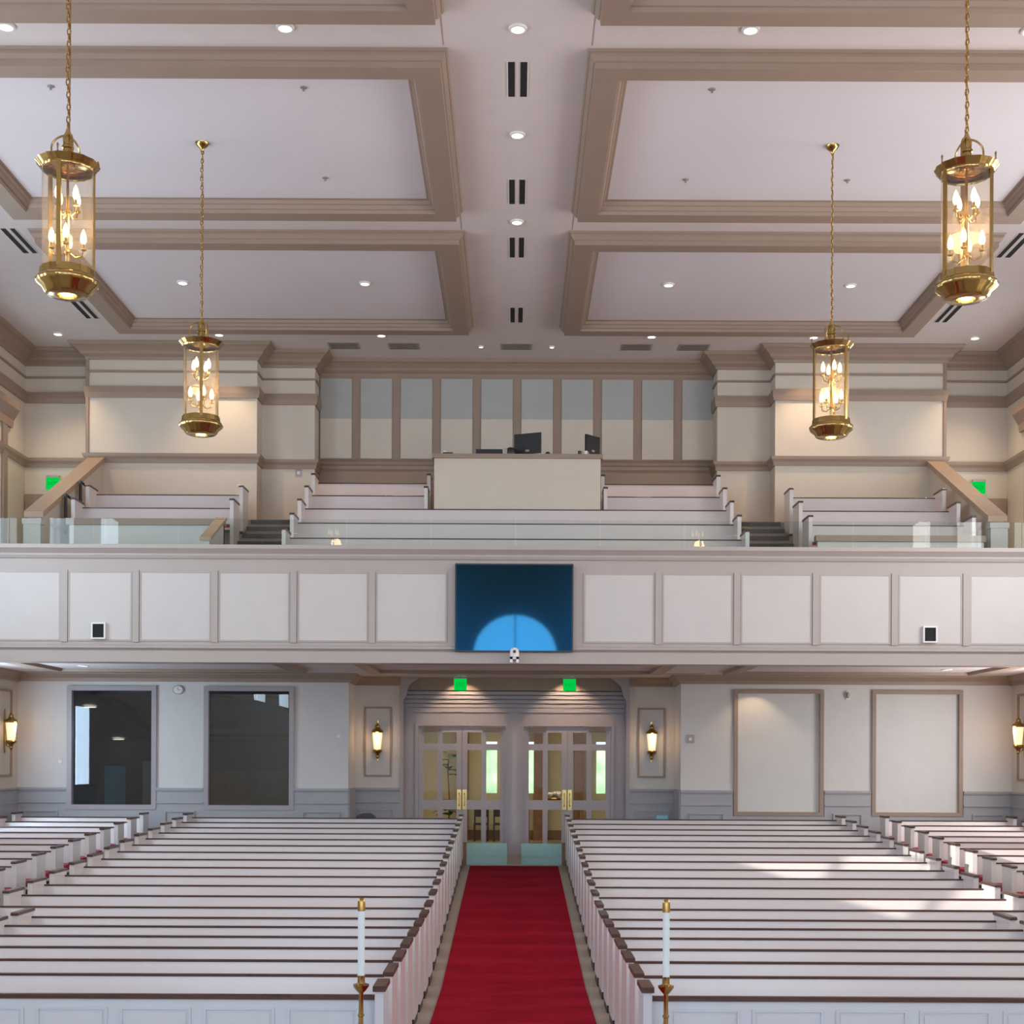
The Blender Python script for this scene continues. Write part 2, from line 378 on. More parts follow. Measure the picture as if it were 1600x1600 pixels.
for sx in (-1, 1):
    X = lambda a, b: (min(sx*a, sx*b), max(sx*a, sx*b))
    wd = (W1, W2) if sx < 0 else (P1, P2)
    path = [(-WX, LWY), (-3.48, LWY), (-3.48, 30.6), (-2.49, 30.6)]
    if sx > 0: path = mir(path)
    # cornice
    MB().sweep(path, [(0, SOF-0.19), (0.04, SOF-0.19), (0.06, SOF-0.12), (0.16, SOF-0.04), (0.18, SOF), (0, SOF)]).build('cornice', 'taupe', lwo)
    # wainscot segments between openings
    xs = [WX, max(abs(wd[0][0]), abs(wd[1][1])), 0, 0]
    edges = sorted([abs(v) for q in wd for v in q[:2]])
    segs = [(3.48, edges[0]-0.09), (edges[1]+0.09, edges[2]-0.09), (edges[3]+0.09, WX)]
    for a, b in segs:
        u, v = X(a, b)
        MB().box(u, v, LWY-0.03, LWY, ZB, 2.14).build('wainscot', 'wains', lwo)
        MB().sweep([(u, LWY), (v, LWY)], [(0, 2.12), (0.05, 2.12), (0.065, 2.16), (0.065, 2.20), (0, 2.20)]).build('wainscot_cap', 'wains', lwo)
        MB().box(u, v, LWY-0.07, LWY-0.03, 1.875, 1.91).build('wainscot_rail', 'wains', lwo)
        MB().frame_xz(u+0.18, v-0.18, ZB+0.25, 1.72, 0.03, LWY-0.065, LWY-0.03).build('wainscot_panel_frame', 'wains', lwo)
    for q in wd:                         # boards below the openings
        MB().box(q[0]-0.09, q[1]+0.09, LWY-0.03, LWY, ZB, q[2]-0.06).build('wainscot', 'wains', lwo)
    u, v = X(3.48, 2.49)
    MB().box(u, v, 30.57, 30.6, ZB, 2.14).build('wainscot', 'wains', lwo)
    MB().sweep([(u, 30.6), (v, 30.6)], [(0, 2.12), (0.05, 2.12), (0.065, 2.16), (0.065, 2.20), (0, 2.20)]).build('wainscot_cap', 'wains', lwo)
    MB().box(u, v, 30.53, 30.57, 1.875, 1.91).build('wainscot_rail', 'wains', lwo)
    MB().frame_xz(u+0.12, v-0.12, ZB+0.25, 1.74, 0.03, 30.535, 30.57).build('wainscot_panel_frame', 'wains', lwo)
    u, v = X(3.45, 3.48); MB().box(u, v, LWY+0.01, 30.6, ZB, 2.2).build('wainscot_return', 'wains', lwo)
    cx = sx*2.97
    MB().frame_xz(cx-0.30, cx+0.30, 2.44, 3.96, 0.04, 30.57, 30.6).build('moulding_frame', 'taupe', lwo)
# dark windows on the left
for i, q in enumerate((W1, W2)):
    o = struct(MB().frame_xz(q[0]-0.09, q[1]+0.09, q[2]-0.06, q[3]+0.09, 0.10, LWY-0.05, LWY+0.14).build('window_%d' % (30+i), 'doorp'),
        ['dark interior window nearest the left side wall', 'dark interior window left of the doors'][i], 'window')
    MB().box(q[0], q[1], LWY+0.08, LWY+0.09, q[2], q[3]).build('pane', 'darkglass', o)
# blank framed panels on the right
for i, q in enumerate((P1, P2)):
    o = struct(MB().frame_xz(q[0]-0.07, q[1]+0.07, q[2]-0.05, q[3]+0.07, 0.08, LWY-0.05, LWY+0.1).build('trim_%d' % (1+i), 'taupe'),
        ['framed blank panel right of the doors', 'framed blank panel nearest the right side wall'][i], 'panel')
    MB().box(q[0], q[1], LWY+0.04, LWY+0.1, q[2], q[3]).build('blank_panel', 'blank', o)

# ---- door portal
po = MB(); wallbox_xz(po, -2.49, 2.49, ZB-0.1, SOF+0.3, 31.0, 31.15, [(-2.12, -0.2, ZB-0.1, 3.56), (0.2, 2.12, ZB-0.1, 3.56)])
po.box(-2.55, -2.49, 30.751, 31.15, ZB-0.1, SOF+0.3).box(2.49, 2.55, 30.751, 31.15, ZB-0.1, SOF+0.3)
pw = struct(po.build('wall_portal', 'doorp'), 'grey panelled door surround in the recess', 'wall')
# stepped cornice header over the portal
for k, (d, z0, z1) in enumerate([(0.24, 4.33, 4.62), (0.19, 4.24, 4.31), (0.145, 4.15, 4.22), (0.10, 4.06, 4.13), (0.055, 3.97, 4.04)]):
    MB().box(-2.49, 2.49, 31.0-d, 31.0, z0, z1).build('header_step', 'taupe' if k == 0 else 'doorp', pw)
MB().box(-2.44, 2.44, 30.96, 31.0, 3.86, 3.95).build('header_board', 'doorp', pw)
for sx in (-1, 1):
    u, v = (min(sx*2.49, sx*2.42), max(sx*2.49, sx*2.42)); MB().box(u, v, 30.56, 31.0, ZB, 4.3).build('jamb_board', 'doorp', pw)
    poly = [(sx*2.49, 3.98), (sx*2.49, 4.62), (sx*2.05, 4.62), (sx*2.30, 4.42), (sx*2.36, 4.2)]
    m_ = MB().prism_y(poly, 30.55, 30.62).mesh('corner_bracket', 'doorp'); fix_normals(m_); link('corner_bracket', m_, pw)
    for cxx in (sx*1.16,):
        MB().frame_xz(cxx-1.03, cxx+1.03, ZB, 3.63, 0.07, 30.97, 31.0).build('door_casing', 'doorp', pw)
pilaster = MB().box(-0.13, 0.13, 30.93, 31.0, ZB, 3.86).box(-0.07, 0.07, 30.91, 30.93, ZB+0.2, 3.7)
pilaster.build('centre_post', 'doorp', pw)
# door leaves
def door(i, x0, x1, hs, label):
    mb = MB(); y0, y1 = 31.04, 31.09; z0, z1 = ZB+0.01, 3.55
    w_ = x1-x0; st = 0.115; mid = 0.11; c1 = x0+st; c4 = x1-st; cm = (x0+x1)/2
    rows = [(z0+0.10, 1.72), (1.93, 3.03), (3.17, 3.42)]
    holes = [(c1, cm-mid/2, a, b) for a, b in rows]+[(cm+mid/2, c4, a, b) for a, b in rows]
    wallbox_xz(mb, x0, x1, z0, z1, y0, y1, holes)
    o = struct(mb.build('door_%d' % i, 'doorp'), label, 'door')
    for h in holes:
        MB().box(h[0], h[1], y0+0.02, y0+0.028, h[2], h[3]).build('pane', 'winglass', o)
    hx = x1-0.055 if hs > 0 else x0+0.055
    MB().box(hx-0.045, hx+0.045, y0-0.012, y0, 1.72, 2.16).build('push_plate', 'brass', o)
    MB().tube([(hx, y0-0.01, 1.80), (hx, y0-0.06, 1.83), (hx, y0-0.06, 2.05), (hx, y0-0.01, 2.08)], 0.012).build('handle', 'brass', o)
    ax = x0+0.12 if hs > 0 else x1-0.5
    MB().box(ax, ax+0.38, y0-0.07, y0, 3.44, 3.53).build('door_closer', 'stepgrey', o)
door(1, -2.12, -1.165, 1, 'leftmost grey glazed door leaf of the left pair')
door(2, -1.155, -0.20, -1, 'grey glazed door leaf just left of the centre post')
door(3, 0.20, 1.155, 1, 'grey glazed door leaf just right of the centre post')
door(4, 1.165, 2.12, -1, 'rightmost grey glazed door leaf of the right pair')

# ---- lobby behind the doors
lob = MB(); lob.box(-4.2, 4.2, 31.15, 37.2, ZB-0.2, ZB); struct(lob.build('floor_lobby', 'lobbyfloor'), 'yellowish lobby floor beyond the doors', 'floor')
lb = MB(); wallbox_xz(lb, -4.2, 4.2, ZB, 4.2, 37.0, 37.2, [(-0.76, -0.46, 1.95, 3.3), (0.26, 0.52, 1.95, 3.3), (2.15, 2.45, 1.95, 3.3)])
lb.box(-4.4, -4.2, 31.15, 37.2, ZB, 4.2).box(4.2, 4.4, 31.15, 37.2, ZB, 4.2)
lbo = struct(lb.build('wall_lobby', 'lobbywall'), 'cream lobby walls seen through the doors', 'wall')
for (a, b) in ((-3.1, -2.65), (-1.45, -1.2), (0.5, 0.85), (1.55, 1.8), (2.85, 3.2)):
    MB().box(a, b, 36.6, 37.0, ZB, 4.2).build('lobby_pilaster', 'brown', lbo)
MB().box(-4.2, 4.2, 36.93, 37.0, 1.62, 1.72).build('lobby_rail', 'brown', lbo)
MB().box(-4.2, 4.2, 36.95, 37.0, ZB, ZB+0.25).build('lobby_baseboard', 'brown', lbo)
struct(MB().box(-4.4, 4.4, 31.15, 37.2, 4.2, 4.4).build('ceiling_lobby', 'ceil'), 'lobby ceiling beyond the doors', 'ceiling')
area('lobby_lamp', (0, 33.8, 4.15), (0, 0, -1), 5.0, 3.0, 150, (1.0, 0.86, 0.62))
struct(MB().box(-12, 12, 44, 44.2, -1, 3.2).build('hedge_or_sun_blocker', 'gout'), 'sunlit greenery outside the lobby windows', 'hedge')

# ---- dim room behind the dark windows
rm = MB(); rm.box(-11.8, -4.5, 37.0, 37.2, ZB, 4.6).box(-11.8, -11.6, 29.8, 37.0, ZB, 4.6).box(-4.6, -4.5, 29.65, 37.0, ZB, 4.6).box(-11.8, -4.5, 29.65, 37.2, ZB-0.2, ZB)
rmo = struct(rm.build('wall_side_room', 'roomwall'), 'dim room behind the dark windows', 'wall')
def rc(y): return ZC+1.62-0.1524*(y-29.65)      # raked ceiling of the room
def rslab(name, m, x0, x1, y0, y1, t0, t1):
    me = MB().prism_x([(y0, rc(y0)-t1), (y1, rc(y1)-t1), (y1, rc(y1)-t0), (y0, rc(y0)-t0)], x0, x1).mesh(name, m); fix_normals(me); return link(name, me, rmo)
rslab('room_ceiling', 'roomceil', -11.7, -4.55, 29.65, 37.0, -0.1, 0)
for (a, b, c, d) in ((-9.1, -8.8, 30.3, 36.4), (-5.2, -4.9, 30.3, 36.4), (-8.8, -5.2, 30.3, 30.6), (-8.8, -5.2, 35.2, 35.6)):
    rslab('ceiling_beam', 'roomwall', a, b, c, d, 0, 0.12)
MB().box(-10.75, -10.2, 36.9, 37.0, ZB, 2.62).build('blue_curtain', 'roomblue', rmo)
MB().box(-9.75, -9.35, 36.9, 37.0, ZB, 2.75).build('grey_curtain', 'vent', rmo)
MB().box(-9.2, -4.6, 36.85, 37.0, ZB, 2.5).build('low_board', 'brown', rmo)
for k, (x, y) in enumerate(((-9.72, 32.2), (-10.3, 36.6))):
    MB().lathe([(0, -0.01), (0.13, -0.008), (0.15, 0.0)], 20, (x, y, rc(y)-0.03)).build('room_lamp', 'can', rmo)
area('side_room_fill', (-8.2, 33.0, rc(33.0)-0.2), (0, 0, -1), 1.2, 0.8, 110, (0.75, 0.88, 1.0))  # unseen fill light added to brighten the room

# ---- balcony
BY = 23.9
sof = struct(MB().box(-WX, WX, 24.2, 31.15, SOF, SOF+0.25).build('soffit', 'ceil'), 'soffit under the balcony', 'ceiling')
for (a, b) in ((-9.4, -4.2), (4.2, 9.4), (-3.0, 3.0)):
    MB().sweep([(a, 25.6), (a, 28.6), (b, 28.6), (b, 25.6)], [(0, SOF), (0.03, SOF-0.06), (0.28, SOF-0.06), (0.31, SOF)], True).build('soffit_frame', 'taupe', sof)
for i, cx in enumerate((-8.3, -5.9, -0.95, 0.95, 3.4, 5.3, 6.6, 8.2)):
    MB().box(cx-0.5, cx+0.5, 28.85, 29.1, SOF-0.012, SOF).build('soffit_grille', 'vent', sof)
fb = MB().box(-WX, WX, BY, BY+0.3, ZC+1.66, ZC+3.60)
fo = struct(fb.build('balcony_front', 'balc'), 'panelled balcony front spanning the hall', 'balcony')
FP = [(-WX, BY), (WX, BY)]
MB().sweep(FP, [(0, ZC+3.42), (0.03, ZC+3.42), (0.05, ZC+3.47), (0.05, ZC+3.50), (0.10, ZC+3.56), (0.12, ZC+3.58), (0.12, ZC+3.645), (-0.42, ZC+3.645), (-0.42, ZC+3.60), (0, ZC+3.60)]).build('top_ledge', 'balc', fo)
MB().sweep(FP, [(0, ZC+1.86), (0.05, ZC+1.90), (0.05, ZC+1.93), (0.02, ZC+1.96), (0, ZC+1.96)][::1]).build('lower_moulding', 'balc', fo)
MB().sweep(FP, [(0, ZC+1.66), (0.04, ZC+1.66), (0.04, ZC+1.85), (0, ZC+1.87)]).build('lower_board', 'balc', fo)
PX = [(1.18, 2.35), (2.51, 3.68), (3.845, 5.02), (5.18, 6.355), (6.52, 7.57), (7.73, 8.9), (9.06, 10.2)]
for sx in (-1, 1):
    for a, b in PX:
        u, v = (min(sx*a, sx*b), max(sx*a, sx*b))
        MB().frame_xz(u-0.02, v+0.02, ZC+2.015, ZC+3.205, 0.03, BY-0.015, BY).build('panel_bead', 'balc', fo)
        MB().box(u+0.01, v-0.01, BY-0.008, BY, ZC+2.045, ZC+3.175).build('balcony_panel', 'balcpan', fo)
    # stiles between the panels
    for a, b in zip(PX, PX[1:]):
        c = sx*(a[1]+b[0])/2; MB().box(c-0.055, c+0.055, BY-0.03, BY, ZC+2.0, ZC+3.22).build('stile', 'balc', fo)
# balcony floor tiers
TY = [25.3+0.9*k for k in range(5)]; TZ = [5.89+0.425*k for k in range(5)]
tiers = MB().box(-WX, WX, BY+0.3, TY[0]-0.72, SOF+0.2, TZ[0]-0.425)
for k in range(5):
    tiers.box(-8.85, 8.85, TY[k]-0.72, (TY[k]+0.18 if k < 4 else 30.6), SOF+0.25, TZ[k])
tiers.box(-WX, -8.85, TY[0]-0.72, 29.9, SOF+0.25, TZ[0]-0.425).box(8.85, WX, TY[0]-0.72, 29.9, SOF+0.25, TZ[0]-0.425)
bt = struct(tiers.build('balcony_floor', 'riser'), 'stepped balcony floor carrying the upper pews', 'floor')
for sx in (-1, 1):
    for k in range(4):
        u, v = (min(sx*4.2, sx*5.3), max(sx*4.2, sx*5.3)); z = TZ[k]
        MB().box(u, v, TY[k]-0.26, TY[k]+0.18, z, z+0.2125).build('step', 'riser', bt)
        MB().box(u, v, TY[k]-0.28, TY[k]-0.255, z+0.135, z+0.215).build('step_nosing', 'darkwood', bt)
        MB().box(u, v, TY[k]+0.16, TY[k]+0.185, z+0.345, z+0.428).build('step_nosing', 'darkwood', bt)
    u, v = (min(sx*4.2, sx*5.3), max(sx*4.2, sx*5.3))
    MB().box(u, v, TY[0]-0.745, TY[0]-0.715, TZ[0]-0.08, TZ[0]+0.003).build('step_nosing', 'darkwood', bt)
# sloped stair parapets at the outer sides
for sx in (-1, 1):
    u, v = (-8.87, -8.62) if sx < 0 else (8.62, 8.87)
    A, Bp = (25.6, ZC+4.42), (29.4, ZC+6.22)
    m_ = MB().prism_x([(A[0], SOF+0.3), (Bp[0], SOF+0.3), (Bp[0], Bp[1]), A], u, v).mesh('stair_parapet', 'cream'); fix_normals(m_)
    o = struct(link('stair_parapet', m_), 'sloping cream stair parapet at the %s of the balcony' % SIDE[sx], 'parapet')
    m_ = MB().prism_x([(A[0]-0.06, A[1]-0.03), (Bp[0], Bp[1]), (Bp[0], Bp[1]+0.11), (A[0]-0.06, A[1]+0.08)], u-0.05, v+0.05).mesh('parapet_cap', 'capwood'); fix_normals(m_); link('parapet_cap', m_, o)
    MB().box(u-0.03, v+0.03, 25.45, 25.62, SOF+0.3, ZC+4.36).box(u-0.05, v+0.05, 25.43, 25.64, ZC+4.26, ZC+4.36).build('newel', 'lowwall', o)
    # exit doorway behind the parapet
    u, v = (-10.4, -9.35) if sx < 0 else (9.35, 10.4)
    struct(MB().box(u, v, 29.82, 29.9, SOF+0.3, ZC+5.62).box(u+0.1, v-0.1, 29.80, 29.83, SOF+0.3, ZC+5.5).build('door_%d' % (6 if sx < 0 else 7), 'taupe'), 'taupe stair door at the %s end of the balcony' % SIDE[sx], 'door')

# ================================================================== THINGS
# ---- carpet
cp = [(5, 0.012), (SL0, 0.012), (28.06, fz(28.06)+0.012)]
m_ = MB().prism_x([(5, 0.0), (SL0, 0.0), (28.06, fz(28.06)+0.0)]+cp[::-1], -0.88, 0.88).mesh('aisle_carpet', 'carpet'); fix_normals(m_)
tag(link('aisle_carpet', m_), 'long red carpet runner up the centre aisle to the doors', 'carpet')

# ---- pews
cache = {}
def rnd(y0, y1, z0, z1, r=0.012):         # rounded bar section in (y, z)
    return [(y0, z0), (y1, z0), (y1, z1-r), (y1-r, z1), (y0+r, z1), (y0, z1-r)]
def pmesh(key, fn, m):
    if key not in cache:
        me = fn().mesh(key[0], m); fix_normals(me); cache[key] = me
    return cache[key]
def pew(x0, x1, y, z, label, group, kind='centre', outer=0):
    cx = (x0+x1)/2; L = round(x1-x0, 3); h = L/2
    t = thing('pew', label, 'pew', (cx, y, z), group)
    pf = -0.36 if kind == 'side' else -0.50         # front of the end panels
    sf = -0.62 if kind == 'side' else -0.47; sz = 0.05 if kind == 'side' else 0.0
    link('backrest', pmesh(('backrest', L), lambda: MB().prism_x([(-0.13, 0.38), (-0.02, 0.873), (0.016, 0.873), (-0.03, 0.10), (-0.06, 0.10), (-0.09, 0.38)], -h+0.03, h-0.03), 'pew'), t)
    link('top_rail', pmesh(('top_rail', L), lambda: MB().prism_x(rnd(-0.03, 0.022, 0.872, 0.893, 0.006), -h+0.03, h-0.03), 'wood'), t)
    link('seat', pmesh(('seat', L, kind), lambda: MB().box(-h+0.03, h-0.03, sf, -0.08, 0.40+sz, 0.44+sz), 'pew'), t)
    link('cushion', pmesh(('cushion', L, kind), lambda: MB().prism_x(rnd(sf+0.0, -0.12, 0.44+sz, 0.51+sz+(0.02 if sz else 0), 0.02), -h+0.035, h-0.035), 'cushion'), t)
    if kind == 'side':
        link('seat_apron', pmesh(('seat_apron', L), lambda: MB().box(-h+0.03, h-0.03, sf+0.01, sf+0.04, 0.02, 0.45), 'wood'), t)
    for sx in (-1, 1):
        e = link('end_panel', pmesh(('end_panel', kind), lambda: MB().prism_x([(pf, 0.09), (0.055, 0.09), (0.055, 0.955), (pf, 0.955)], -0.035, 0.035), 'pew'), t, (sx*(h-0.035), 0, 0))
        link('end_cap', pmesh(('end_cap', kind), lambda: MB().prism_x(rnd(pf-0.02, 0.07, 0.953, 0.99, 0.013), -0.044, 0.044), 'wood'), e)
        link('plinth', pmesh(('plinth', kind), lambda: MB().box(-0.03, 0.03, pf+0.02, 0.06, -0.02, 0.095), 'darkwood'), e)
    return t
ROWS = [12.45+0.902*i for i in range(6)]+[17.86+0.9*i for i in range(13)]
for sx in (-1, 1):
    for i, y in enumerate(ROWS):
        o_ = 5.87 if i < 6 else 6.62
        x0, x1 = (min(sx*1.03, sx*o_), max(sx*1.03, sx*o_))
        pew(x0, x1, y, fz(y), 'white pew %s of the red carpet, %s row from the front' % (SIDE[sx], ORD[i]), 'centre pews %s of the red carpet' % SIDE[sx])
    for i in range(11):
        y = 28.66-0.9*(10-i); a, b = 7.46, 10.1
        x0, x1 = (min(sx*a, sx*b), max(sx*a, sx*b))
        pew(x0, x1, y, fz(y), 'short white pew in the %s side block, %s row from its rear' % (SIDE[sx], ORD[10-i]), 'pews of the %s side block' % SIDE[sx], 'side')
# ---- panelled screens before the front pews
for sx in (-1, 1):
    t = thing('pew_screen', 'white panelled screen with brown rail before the front %s pew' % SIDE[sx], 'screen', (0, 11.36, 0), 'front pew screens')
    X = lambda a, b: (min(sx*a, sx*b), max(sx*a, sx*b))
    u, v = X(1.08, 5.87); MB().box(u, v, -0.02, 0.02, 0, 0.86).build('screen_board', 'pewscreen', t)
    m_ = MB().prism_x(rnd(-0.04, 0.03, 0.858, 0.895, 0.012), u, v).mesh('top_rail', 'wood'); fix_normals(m_); link('top_rail', m_, t)
    for k in range(7):
        a = 1.25+0.673*k; u, v = X(a, min(a+0.57, 5.8))
        f = MB().frame_xz(u, v, 0.12, 0.79, 0.018, -0.034, -0.02).build('panel_moulding', 'pewscreen', t)
        MB().box(u+0.04, v-0.04, -0.028, -0.02, 0.16, 0.75).build('raised_panel', 'pewscreen', t)
    u, v = X(1.03, 1.10); e = MB().box(u, v, -0.20, 0.20, 0.09, 0.955).build('end_post', 'pewscreen', t)
    m_ = MB().prism_x(rnd(-0.22, 0.22, 0.953, 0.995, 0.015), u-0.015, v+0.015).mesh('end_cap', 'wood'); fix_normals(m_); link('end_cap', m_, e)
    MB().box(u+0.005, v-0.005, -0.19, 0.19, 0, 0.09).build('plinth', 'darkwood', e)

# ---- balcony pews
for k in range(5):
    if k < 3:
        pew(-4.12, 4.12, TY[k], TZ[k], ['long white balcony pew nearest the glass rail', 'long white balcony pew, second row behind the glass rail', 'long white balcony pew just below the sound booth'][k], 'long balcony pews')
    else:
        for sx in (-1, 1):
            x0, x1 = (min(sx*1.72, sx*4.12), max(sx*1.72, sx*4.12))
            pew(x0, x1, TY[k], TZ[k], 'short white balcony pew %s of the sound booth, %s row' % (SIDE[sx], 'lower' if k == 3 else 'upper'), 'balcony pews beside the booth')
for k, nm in ((2, 'lower'), (3, 'upper')):
    pew(-8.40, -5.33, TY[k], TZ[k], 'white balcony pew under the left lantern wall, %s row' % nm, 'left balcony pews')
for k, nm in ((1, 'front'), (2, 'middle'), (3, 'rear')):
    pew(5.35, 8.40, TY[k], TZ[k], 'white balcony pew beside the right stair parapet, %s row' % nm, 'right balcony pews')
# dark front trims seen on the outer ends of the left balcony pews belong to black handrails
for k in (2, 3):
    tag(MB().tube([(-8.50, TY[k]-0.50, TZ[k]+0.30), (-8.50, TY[k]-0.50, TZ[k]+1.05), (-8.50, TY[k]-0.06, TZ[k]+1.02)], 0.03).build('handrail', 'black'),
        'black bent handrail by the left stair parapet, %s one' % ('lower' if k == 2 else 'upper'), 'handrail', 'handrails by the left parapet')
# ---- low screens in front of the side pews
t = thing('balcony_screen', 'low white screen wall with taupe cap before the left balcony pews', 'screen', (0, 26.08, TZ[0]))
top = ZC+4.46-TZ[0]
MB().box(-8.25, -5.4, -0.05, 0.05, -0.02, top-0.1).build('screen_board', 'lowwall', t)
MB().box(-8.3, -5.38, -0.10, 0.08, top-0.12, top).build('cap', 'taupe', t)
m_ = MB().prism_x([(-1.25, -0.02), (0.05, -0.02), (0.05, top), (-1.25, top-0.56)], -5.52, -5.40).mesh('wing_board', 'lowwall'); fix_normals(m_); link('wing_board', m_, t)
m_ = MB().prism_x([(-1.30, top-0.59), (0.08, top), (0.08, top+0.06), (-1.30, top-0.53)], -5.56, -5.36).mesh('wing_cap', 'capwood'); fix_normals(m_); link('wing_cap', m_, t)
t = thing('balcony_screen', 'low white screen wall before the right balcony pews', 'screen', (0, 25.3, TZ[0]))
top = ZC+4.08-TZ[0]
MB().box(5.42, 8.40, -0.05, 0.05, 0, top-0.1).build('screen_board', 'lowwall', t)
MB().box(5.38, 8.42, -0.10, 0.08, top-0.11, top).build('cap', 'taupe', t)

# ---- glass balcony rail panels
NG = 14
for i in range(NG):
    x0 = -10.08+1.44*i
    nm = ('from the left end' if i < 7 else 'from the right end'); idx = i if i < 7 else NG-1-i
    tag(MB().box(x0+0.008, x0+1.432, 24.02, 24.035, ZC+3.64, ZC+4.12).build('glass_rail_panel', 'railglass'),
        'clear glass panel on the balcony ledge, %s %s' % (ORD[idx], nm), 'glass panel', 'glass rail panels')

# ---- sound booth
bz = TZ[3]
t = thing('sound_booth', 'plain white sound booth with taupe counter among the balcony pews', 'booth', (0.03, 27.42, TZ[2]))
bt_ = ZC+5.90-TZ[2]
MB().box(-1.62, 1.62, 0.0, 0.06, 0, bt_).build('front_panel', 'cream', t)
for sx in (-1, 1): MB().box(sx*1.59-0.03, sx*1.59+0.03, 0.06, 1.9, 0.0, bt_).build('side_panel', 'lowwall', t)
MB().box(-1.66, 1.66, -0.05, 0.75, bt_, bt_+0.085).build('counter', 'taupe', t)
MB().box(-1.62, 1.62, -0.02, 0.0, 0.0, 0.04).build('base_strip', 'taupe', t)
cz = TZ[2]+bt_+0.085
def monitor(label, x, y, w_, h_, rz):
    t = thing('monitor', label, 'monitor', (x, y, cz), 'booth monitors', rz)
    MB().box(-w_/2, w_/2, -0.02, 0.02, 0.06, 0.06+h_).build('housing', 'black', t)
    MB().box(-0.04, 0.04, -0.025, -0.02, 0.10, 0.14).build('badge', 'vent', t)
    MB().box(-0.03, 0.03, 0.0, 0.04, 0, 0.12).build('stand', 'black', t)
    MB().box(-0.12, 0.12, -0.07, 0.09, 0, 0.012).build('foot', 'black', t)
    MB().box(-w_/2+0.02, w_/2-0.02, 0.02, 0.023, 0.08, 0.04+h_).build('display', 'slot', t)
monitor('larger black monitor turned slightly on the booth counter', 0.23, 27.66, 0.56, 0.40, math.radians(-22))
monitor('narrow angled black monitor at the right end of the booth counter', 1.50, 27.66, 0.42, 0.36, math.radians(48))
t = thing('mixing_desk', 'low black mixing desk on the booth counter', 'mixer', (-0.52, 27.55, cz))
MB().box(-0.26, 0.26, -0.12, 0.2, 0, 0.10).build('chassis', 'black', t)
for k in range(8): MB().box(-0.23+0.06*k, -0.20+0.06*k, -0.02, 0.10, 0.10, 0.112).build('fader', 'vent', t)
t = thing('desk_speaker', 'small rounded black speaker beside the mixing desk', 'speaker', (-0.10, 27.52, cz))
MB().lathe([(0.0, 0), (0.10, 0), (0.11, 0.05), (0.10, 0.12), (0.06, 0.145), (0, 0.15)], 16).build('shell', 'black', t)
MB().box(-0.13, -0.07, -0.08, 0.04, 0.0, 0.13).build('side_plate', 'vent', t)
t = thing('desk_telephone', 'small dark gadget at the left end of the booth counter', 'gadget', (-1.33, 27.46, cz))
MB().box(-0.09, 0.10, -0.06, 0.06, 0, 0.03).build('body', 'black', t); MB().lathe([(0, 0.03), (0.035, 0.03), (0.035, 0.07), (0, 0.08)], 10, (-0.05, 0, 0)).build('knob', 'white', t)
t = thing('computer_mouse', 'small black mouse on the booth counter between the monitors', 'mouse', (0.62, 27.45, cz))
MB().lathe([(0, 0), (0.05, 0), (0.055, 0.02), (0.035, 0.05), (0, 0.06)], 12).build('shell', 'black', t); MB().box(-0.006, 0.006, -0.03, 0.0, 0.05, 0.062).build('wheel', 'vent', t)
for x, lb_ in ((1.24, 'tiny dark cup left of the narrow monitor'), (1.36, 'tiny pale cup before the narrow monitor')):
    t = thing('cup', lb_, 'cup', (x, 27.43, cz), 'cups on the booth counter')
    MB().lathe([(0, 0), (0.03, 0), (0.035, 0.07), (0.03, 0.07), (0.026, 0.01), (0, 0.01)], 12).build('cup_wall', 'black' if x < 1.3 else 'white', t)
    MB().tube([(0.033, 0, 0.02), (0.055, 0, 0.03), (0.055, 0, 0.05), (0.034, 0, 0.06)], 0.005).build('handle', 'black' if x < 1.3 else 'white', t)

# ---- television and camera on the balcony front
t = thing('television', 'large dark television on the middle of the balcony front', 'television', (-0.02, BY-0.06, ZC+2.60))
MB().frame_xz(-1.0, 1.0, -0.745, 0.745, 0.022, -0.05, 0.0).box(-0.98, 0.98, -0.02, 0.06, -0.72, 0.72).build('bezel', 'black', t)
MB().box(-0.978, 0.978, -0.034, -0.02, -0.723, 0.723).build('screen', 'tv', t)
MB().box(-0.05, 0.05, -0.052, -0.05, -0.74, -0.73).build('logo_strip', 'vent', t)
t = thing('video_camera', 'small white dome camera under the television', 'camera', (-0.01, BY-0.23, ZC+1.66))
MB().box(-0.075, -0.03, -0.05, 0.06, 0, 0.10).box(0.03, 0.075, -0.05, 0.06, 0, 0.10).box(-0.075, 0.075, -0.05, 0.19, 0.06, 0.12).build('yoke', 'white', t)
MB().lathe([(0.075, 0.10), (0.08, 0.17), (0.07, 0.22), (0.04, 0.255), (0, 0.26)], 18).build('head', 'white', t)
MB().prism_y([(0.027*math.cos(2*PI*i/12), 0.185+0.027*math.sin(2*PI*i/12)) for i in range(12)], -0.10, -0.05).build('lens', 'black', t)
# speakers let into the front panels
for sx in (-1, 1):
    cx = -7.06 if sx < 0 else 7.03
    t = thing('wall_speaker', 'small black speaker box in a white surround, %s end of the balcony front' % SIDE[sx], 'speaker', (cx, BY-0.008, ZC+2.045), 'balcony speakers')
    MB().frame_xz(-0.12, 0.12, 0.0, 0.28, 0.025, -0.06, 0).build('surround', 'white', t)
    MB().box(-0.095, 0.095, -0.04, 0, 0.025, 0.255).build('grille', 'slot', t)

